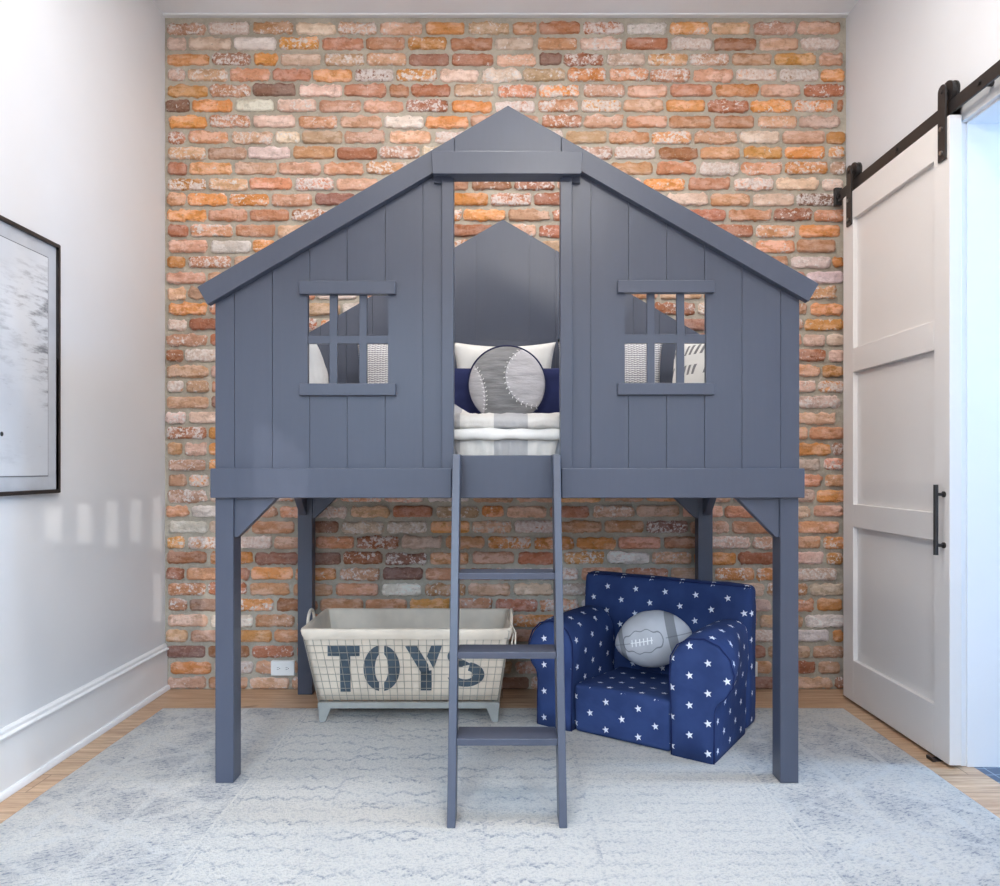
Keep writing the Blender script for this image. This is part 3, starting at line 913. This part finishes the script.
strip(b, [(481, 250), (541, 352), (541, 426)], [(526, 250), (570, 322), (583, 426)])
strip(b, [(541, 352), (541, 427)], [(583, 345), (583, 427)])
strip(b, [(582, 247), (565, 290), (590, 338)], [(624, 246), (604, 302), (592, 338)])
# S in two halves
strip(b, arc(712, 290, 68, 44, 20, 262, 24), arc(708, 290, 26, 16, 10, 262, 24))
strip(b, arc(714, 362, 72, 50, -165, 75, 24), arc(712, 364, 30, 18, -165, 70, 24))
strip(b, [(678, 318), (700, 330)], [(690, 296), (738, 322)])
tag(b.build('lettering', MT['letter'], liner), 'slate blue stencil letters TOYS')
# steel base and feet
b = B()
b.box(XC - HB - .006, XC + HB + .006, YB0 - .010, YB0 + .012, .072, .097); b.box(XC - HB - .006, XC + HB + .006, YB1 - .012, YB1 + .010, .072, .097)
b.box(XC - HB - .006, XC - HB + .016, YB0, YB1, .072, .097); b.box(XC + HB - .016, XC + HB + .006, YB0, YB1, .072, .097)
b.build('base_frame', MT['basefr'], tb, bevel=.002)
for sx in (-1, 1):
    for yy in (YB0 + .004, YB1 - .004):
        b = B(); xo = XC + sx * (HB + .004)
        b.prism([(xo, .074), (xo - sx * .055, .074), (xo - sx * .030, RT), (xo - sx * .003, RT)], 'y', yy - .013, yy + .013)
        b.build('foot', MT['basefr'], tb, bevel=.003)
# handle loops at each end and tie strings on the right
for sx in (-1, 1):
    b = B(); xx = XC + sx * (HT + .012)
    pts = [(xx, 3.27 + .055 * math.cos(t), .425 + .055 * math.sin(t)) for t in [PI * k / 14 for k in range(15)]]
    b.tube(pts, .007, 8); b.build('handle', MT['canvas'], tb, smooth=True)
b = B()
xx = XC + HT + .016
b.tube([(xx - .004, 3.14, .44), (xx + .012, 3.12, .41), (xx + .010, 3.11, .36), (xx + .016, 3.105, .315)], .004, 6)
b.tube([(xx - .004, 3.15, .44), (xx + .002, 3.13, .40), (xx - .006, 3.115, .355)], .004, 6)
b.tube([(xx - .01, 3.10 + .05 * k / 8, .425 + .018 * math.sin(k)) for k in range(9)], .006, 6)
b.build('tie_string', MT['canvas'], tb, smooth=True)

# ------------------------------------------------------------------ star armchair
ch = thing('kids_armchair', 'navy kids armchair with white stars on the rug under the bed', 'armchair', (.161, 3.165, RT), math.radians(-34.6))
W_, DPT = .766, .533
ST = MT['star']
def soft(b, name, bevel, seg=5, amp=.006, cuts=0, mat=ST, parent=ch):
    bm = b.bm
    bmesh.ops.recalc_face_normals(bm, faces=bm.faces[:])
    es = [e for e in bm.edges if len(e.link_faces) == 2 and e.calc_face_angle(0) > .6]
    bmesh.ops.bevel(bm, geom=es, offset=bevel, segments=seg, affect='EDGES', profile=.5)
    bmesh.ops.triangulate(bm, faces=[f for f in bm.faces if len(f.verts) > 4])
    for _ in range(cuts):
        bmesh.ops.subdivide_edges(bm, edges=[e for e in bm.edges if e.calc_length() > .05], cuts=1, use_grid_fill=True)
    bmesh.ops.triangulate(bm, faces=[f for f in bm.faces if len(f.verts) > 4])
    bm.normal_update()
    for v in bm.verts:
        k = amp * (mnoise.noise(v.co * 8) + .5 * mnoise.noise(v.co * 20))
        if v.co.z < .02: k = 0
        v.co += v.normal * k
    return b.build(name, mat, parent, smooth=True, local=True)
# seat block
b = B(); b.prism([(.000, 0), (.44, 0), (.44, .180), (.22, .188), (.0, .202)], 'x', .170, .598); soft(b, 'seat', .022, 4, .004, 3)
# back
b = B(); b.prism([(.405, 0), (.545, 0), (.548, .30), (.552, .597), (.455, .600), (.425, .30)], 'x', -.022, .772); soft(b, 'backrest', .03, 5, .005, 3)
# arms
def arm(s):
    # profile in x (outward) and z; s=+1 right arm
    pts = []
    base_in, base_out = 0.0, .168
    prof = [(0, 0), (.168, 0), (.168, .10), (.166, .19), (.172, .235), (.196, .262), (.213, .305), (.212, .355), (.192, .405), (.155, .442), (.105, .457), (.055, .448), (.018, .420), (-.003, .375), (-.006, .30), (0, .18)]
    if s > 0: prof = [(0, 0), (.168, 0), (.168, .10), (.168, .19), (.178, .226), (.208, .25), (.238, .295), (.244, .345), (.228, .40), (.188, .445), (.13, .466), (.07, .460), (.022, .430), (-.004, .383), (-.008, .30), (0, .18)]
    x0 = .600 if s > 0 else .166
    poly = [(x0 + s * p, q_) for p, q_ in prof]
    b = B()
    n = len(poly)
    ys = [0.0, .012, .05, .12, .2, .28, .36, .43]
    sc = [.965, .992, 1, 1, 1, 1, 1, 1]
    cx = x0 + s * .085
    rg = []
    for y, k in zip(ys, sc):
        r = []
        for (a, c_) in poly:
            zz = c_ * (1 + .02 * math.sin(y * 7)) if c_ > .2 else c_
            if s > 0 and a > x0 + .17: a = x0 + .17 + (a - x0 - .17) * (1 - .85 * min(1, y / .30))
            xx_ = cx + (a - cx) * k; zz = zz * (k if c_ > .2 else 1)
            r.append(b.bm.verts.new((xx_, y - (.012 if k < .97 else 0), zz)))
        rg.append(r)
    for i in range(len(ys) - 1):
        for k in range(n): b._f([rg[i][k], rg[i + 1][k], rg[i + 1][(k + 1) % n], rg[i][(k + 1) % n]])
    b._f(rg[0]); b._f(rg[-1][::-1])
    bm = b.bm
    bmesh.ops.recalc_face_normals(bm, faces=bm.faces[:])
    pipe = [Vector((cx + (a - cx) * .985, -.006, c_ * (.985 if c_ > .2 else 1))) for a, c_ in poly]
    bm.normal_update()
    for v in bm.verts:
        k = .006 * mnoise.noise(v.co * 9)
        if v.co.z > .02 and v.co.y > .03: v.co += v.normal * k
    o = b.build('armrest', ST, ch, smooth=True, local=True)
    md = o.modifiers.new('sub', 'SUBSURF'); md.levels = 2; md.render_levels = 2
    for e in o.data.edges: pass
    cr = o.data.attributes.new('crease_edge', 'FLOAT', 'EDGE')
    for i, e in enumerate(o.data.edges):
        a, c_ = o.data.vertices[e.vertices[0]].co, o.data.vertices[e.vertices[1]].co
        val = 0
        if a.z < .001 and c_.z < .001: val = 1
        elif a.y < -.005 and c_.y < -.005: val = .45
        elif abs(a.x - c_.x) < .02 and a.z < .2 and c_.z < .2 and abs(a.y - c_.y) > .005: val = .0
        cr.data[i].value = val
    b = B(); b.tube(pipe[1:] + [pipe[0]], .0028, 6); b.build('piping', MT['starpipe'], o, smooth=True, local=True)
arm(1); arm(-1)
b = B(); b.tube([(.0, .45, .595), (.38, .45, .597), (.766, .45, .595)], .003, 6); b.build('piping', MT['starpipe'], ch, smooth=True, local=True)

# football cushion on the seat
fb = thing('football_cushion', 'grey football cushion with white laces lying on the star armchair', 'cushion', (X(653, 3.15), 3.15, .380))
fb.rotation_euler = (math.radians(-8), math.radians(-13), math.radians(-14))
b = B(); LN, RD_ = .166, .118
def foot_f(u, v):
    a = 2 * PI * u; t = -1 + 2 * v
    r = RD_ * max(0, 1 - abs(t) ** 2.15) ** .72
    r *= 1 + .03 * mnoise.noise((t * 3, math.cos(a) * 2, math.sin(a) * 2))
    return Vector((t * LN, r * math.cos(a) * .86, r * math.sin(a)))
b.grid(foot_f, 48, 40, True); b.build('cushion_body', MT['football'], fb, smooth=True, local=True)
b = B()
def fy(x, z):
    t = x / LN; r = RD_ * max(0, 1 - abs(t) ** 2.15) ** .72
    return -.86 * math.sqrt(max(0, r * r - z * z)) - .004
for k in range(6):
    x = -.081 + k * .0165
    b.tube([(x + .002, fy(x, .014), .014), (x, fy(x, 0), .0), (x - .002, fy(x, -.014), -.014)], .0026, 6)
b.tube([(-.087 + .0945 * k / 8, fy(-.087 + .0945 * k / 8, .001), .001) for k in range(9)], .0022, 6)
tag(b.build('laces', MT['thread'], fb, local=True), 'white laces')

# ------------------------------------------------------------------ framed art on the left wall
AX = XL
ar = thing('framed_art', 'dark thin framed pale weathered print hung on the left wall', 'picture', (AX, 2.2, 1.49))
ay1, ay0 = 2.790, 1.55; az0, az1 = 1.017, 1.953
b = B(); t_ = .013
b.box(AX + .001, AX + .021, ay1 - t_, ay1, az0, az1); b.box(AX + .001, AX + .021, ay0, ay0 + t_, az0, az1)
b.box(AX + .001, AX + .021, ay0 + t_, ay1 - t_, az0, az0 + t_); b.box(AX + .001, AX + .021, ay0 + t_, ay1 - t_, az1 - t_, az1)
b.build('picture_frame', MT['frame'], ar, bevel=.0015, seg=1)
b = B(); b.box(AX + .004, AX + .010, ay0 + t_, ay1 - t_, az0 + t_, az1 - t_); b.build('border', MT['artborder'], ar)
b = B(); i_ = .062; b.box(AX + .0095, AX + .0112, ay0 + i_, ay1 - i_, az0 + i_, az1 - i_); b.build('line', MT['artline'], ar)
b = B(); i_ = .0655; b.box(AX + .0105, AX + .012, ay0 + i_, ay1 - i_, az0 + i_, az1 - i_); b.build('print', MT['art'], ar)
b = B(); b.cyl((AX + .0115, 2.472, Z(434, 2.48)), 'x', .008, .0012, 10); b.build('ink_dot', MT['slot'], ar); b = B(); b.cyl((AX + .0115, 2.43, Z(432, 2.46)), 'x', .006, .0012, 10); b.build('ink_dot', MT['slot'], ar)


# ------------------------------------------------------------------ outlets on the brick
def outlet(x0, x1, z0, z1, label):
    yb = YB - .018
    o = thing('wall_outlet', label, 'outlet', ((x0 + x1) / 2, yb, z0))
    b = B(); b.box(x0, x1, yb - .006, yb + .016, z0, z1); b.build('cover_plate', MT['plastic'], o, bevel=.002)
    xm = (x0 + x1) / 2; zm = (z0 + z1) / 2
    for s in (-1, 1):
        b = B(); xc = xm + s * .022
        b.cyl((xc, yb - .0075, zm), 'y', .015, .003, 20); r = b.build('receptacle', MT['plastic'], o)
        b = B(); b.box(xc - .006, xc + .004, yb - .0082, yb - .007, zm + .004, zm + .0055); b.box(xc - .006, xc + .004, yb - .0082, yb - .007, zm - .0055, zm - .004); b.cyl((xc + .008, yb - .0082, zm), 'y', .0022, .001, 8)
        b.build('slot', MT['slot'], r)
outlet(X(271, 3.68), X(294.5, 3.68), Z(675.5, 3.68), Z(661, 3.68), 'white wall outlet low on the brick beside the left bed legs')
outlet(X(735, 3.68), X(757.5, 3.68), Z(676.5, 3.68), Z(662, 3.68), 'white wall outlet low on the brick just behind the star armchair')

# ------------------------------------------------------------------ light
w = bpy.data.worlds.new('daylight'); SC.world = w; w.use_nodes = True
bg = w.node_tree.nodes['Background']; bg.inputs[0].default_value = (.72, .86, 1.0, 1); bg.inputs[1].default_value = 1.0


def area(name, loc, rot, sx, sy, power, col, spread=180):
    l = bpy.data.lights.new(name, 'AREA'); l.shape = 'RECTANGLE'; l.size = sx; l.size_y = sy
    l.energy = power; l.color = col; l.spread = math.radians(spread)
    o = bpy.data.objects.new(name, l); COL.objects.link(o); o.location = loc; o.rotation_euler = rot; return o
def disk(name, loc, d, power, col, spread=180):
    l = bpy.data.lights.new(name, 'AREA'); l.shape = 'DISK'; l.size = d; l.energy = power; l.color = col; l.spread = math.radians(spread)
    o = bpy.data.objects.new(name, l); COL.objects.link(o); o.location = loc; return o


BLUE = (.56, .77, 1.0); WARM = (1.0, .955, .90)
area('sky_daylight', (2.3, -4.6, 3.75), (math.radians(72), 0, math.radians(10)), 1.5, 1.7, 1000, BLUE)
area('sky_daylight', (-1.6, -4.6, 3.75), (math.radians(72), 0, 0), 2.2, 1.7, 440, BLUE)
area('hall_daylight', (3.5, 2.5, 2.1), (0, math.radians(78), 0), .9, .45, 58, (.34, .62, 1.0))
def bulb(name, loc, r, power, col):
    l = bpy.data.lights.new(name, 'POINT'); l.shadow_soft_size = r; l.energy = power; l.color = col
    o = bpy.data.objects.new(name, l); COL.objects.link(o); o.location = loc; return o
bulb('ceiling_lamp', (.3, .25, 2.95), .16, 54, WARM)
l = bpy.data.lights.new('patch_spot', 'SPOT'); l.energy = 1500; l.color = (1.0, .96, .9); l.shadow_soft_size = .012  # added spot outside, shines through the holed panel to make the wall patches
l.spot_size = math.radians(5.3); l.spot_blend = .15
o = bpy.data.objects.new('patch_spot', l); COL.objects.link(o); o.location = (SX, SY, SZ)
o.rotation_euler = (Vector(((xa + xb) / 2, yp, 1.45)) - Vector((SX, SY, SZ))).to_track_quat('-Z', 'Y').to_euler()
for x_, y_, p_ in ((-.9, 2.35, 10), (.95, 2.35, 10), (-.9, .9, 2), (1.1, .9, 5), (0, 2.45, 15), (-.6, -.4, 15)):
    disk('downlight', (x_, y_, H - .01), .16, p_, WARM)

# ------------------------------------------------------------------ camera and view
cd = bpy.data.cameras.new('camera'); cam = bpy.data.objects.new('camera', cd); COL.objects.link(cam)
cam.location = (0, 0, CZ); cam.rotation_euler = (math.radians(90), 0, 0)
cd.sensor_width = 36; cd.sensor_fit = 'HORIZONTAL'; cd.lens = 36 * F / 1000
cd.shift_x = -(VX - 500) / 1000; cd.shift_y = (VY - 443) / 1000
cd.clip_start = .05
SC.camera = cam
SC.view_settings.view_transform = 'Standard'; SC.view_settings.look = 'None'
SC.view_settings.gamma = 1; SC.view_settings.use_curve_mapping = False
SC.view_settings.exposure = 0.17
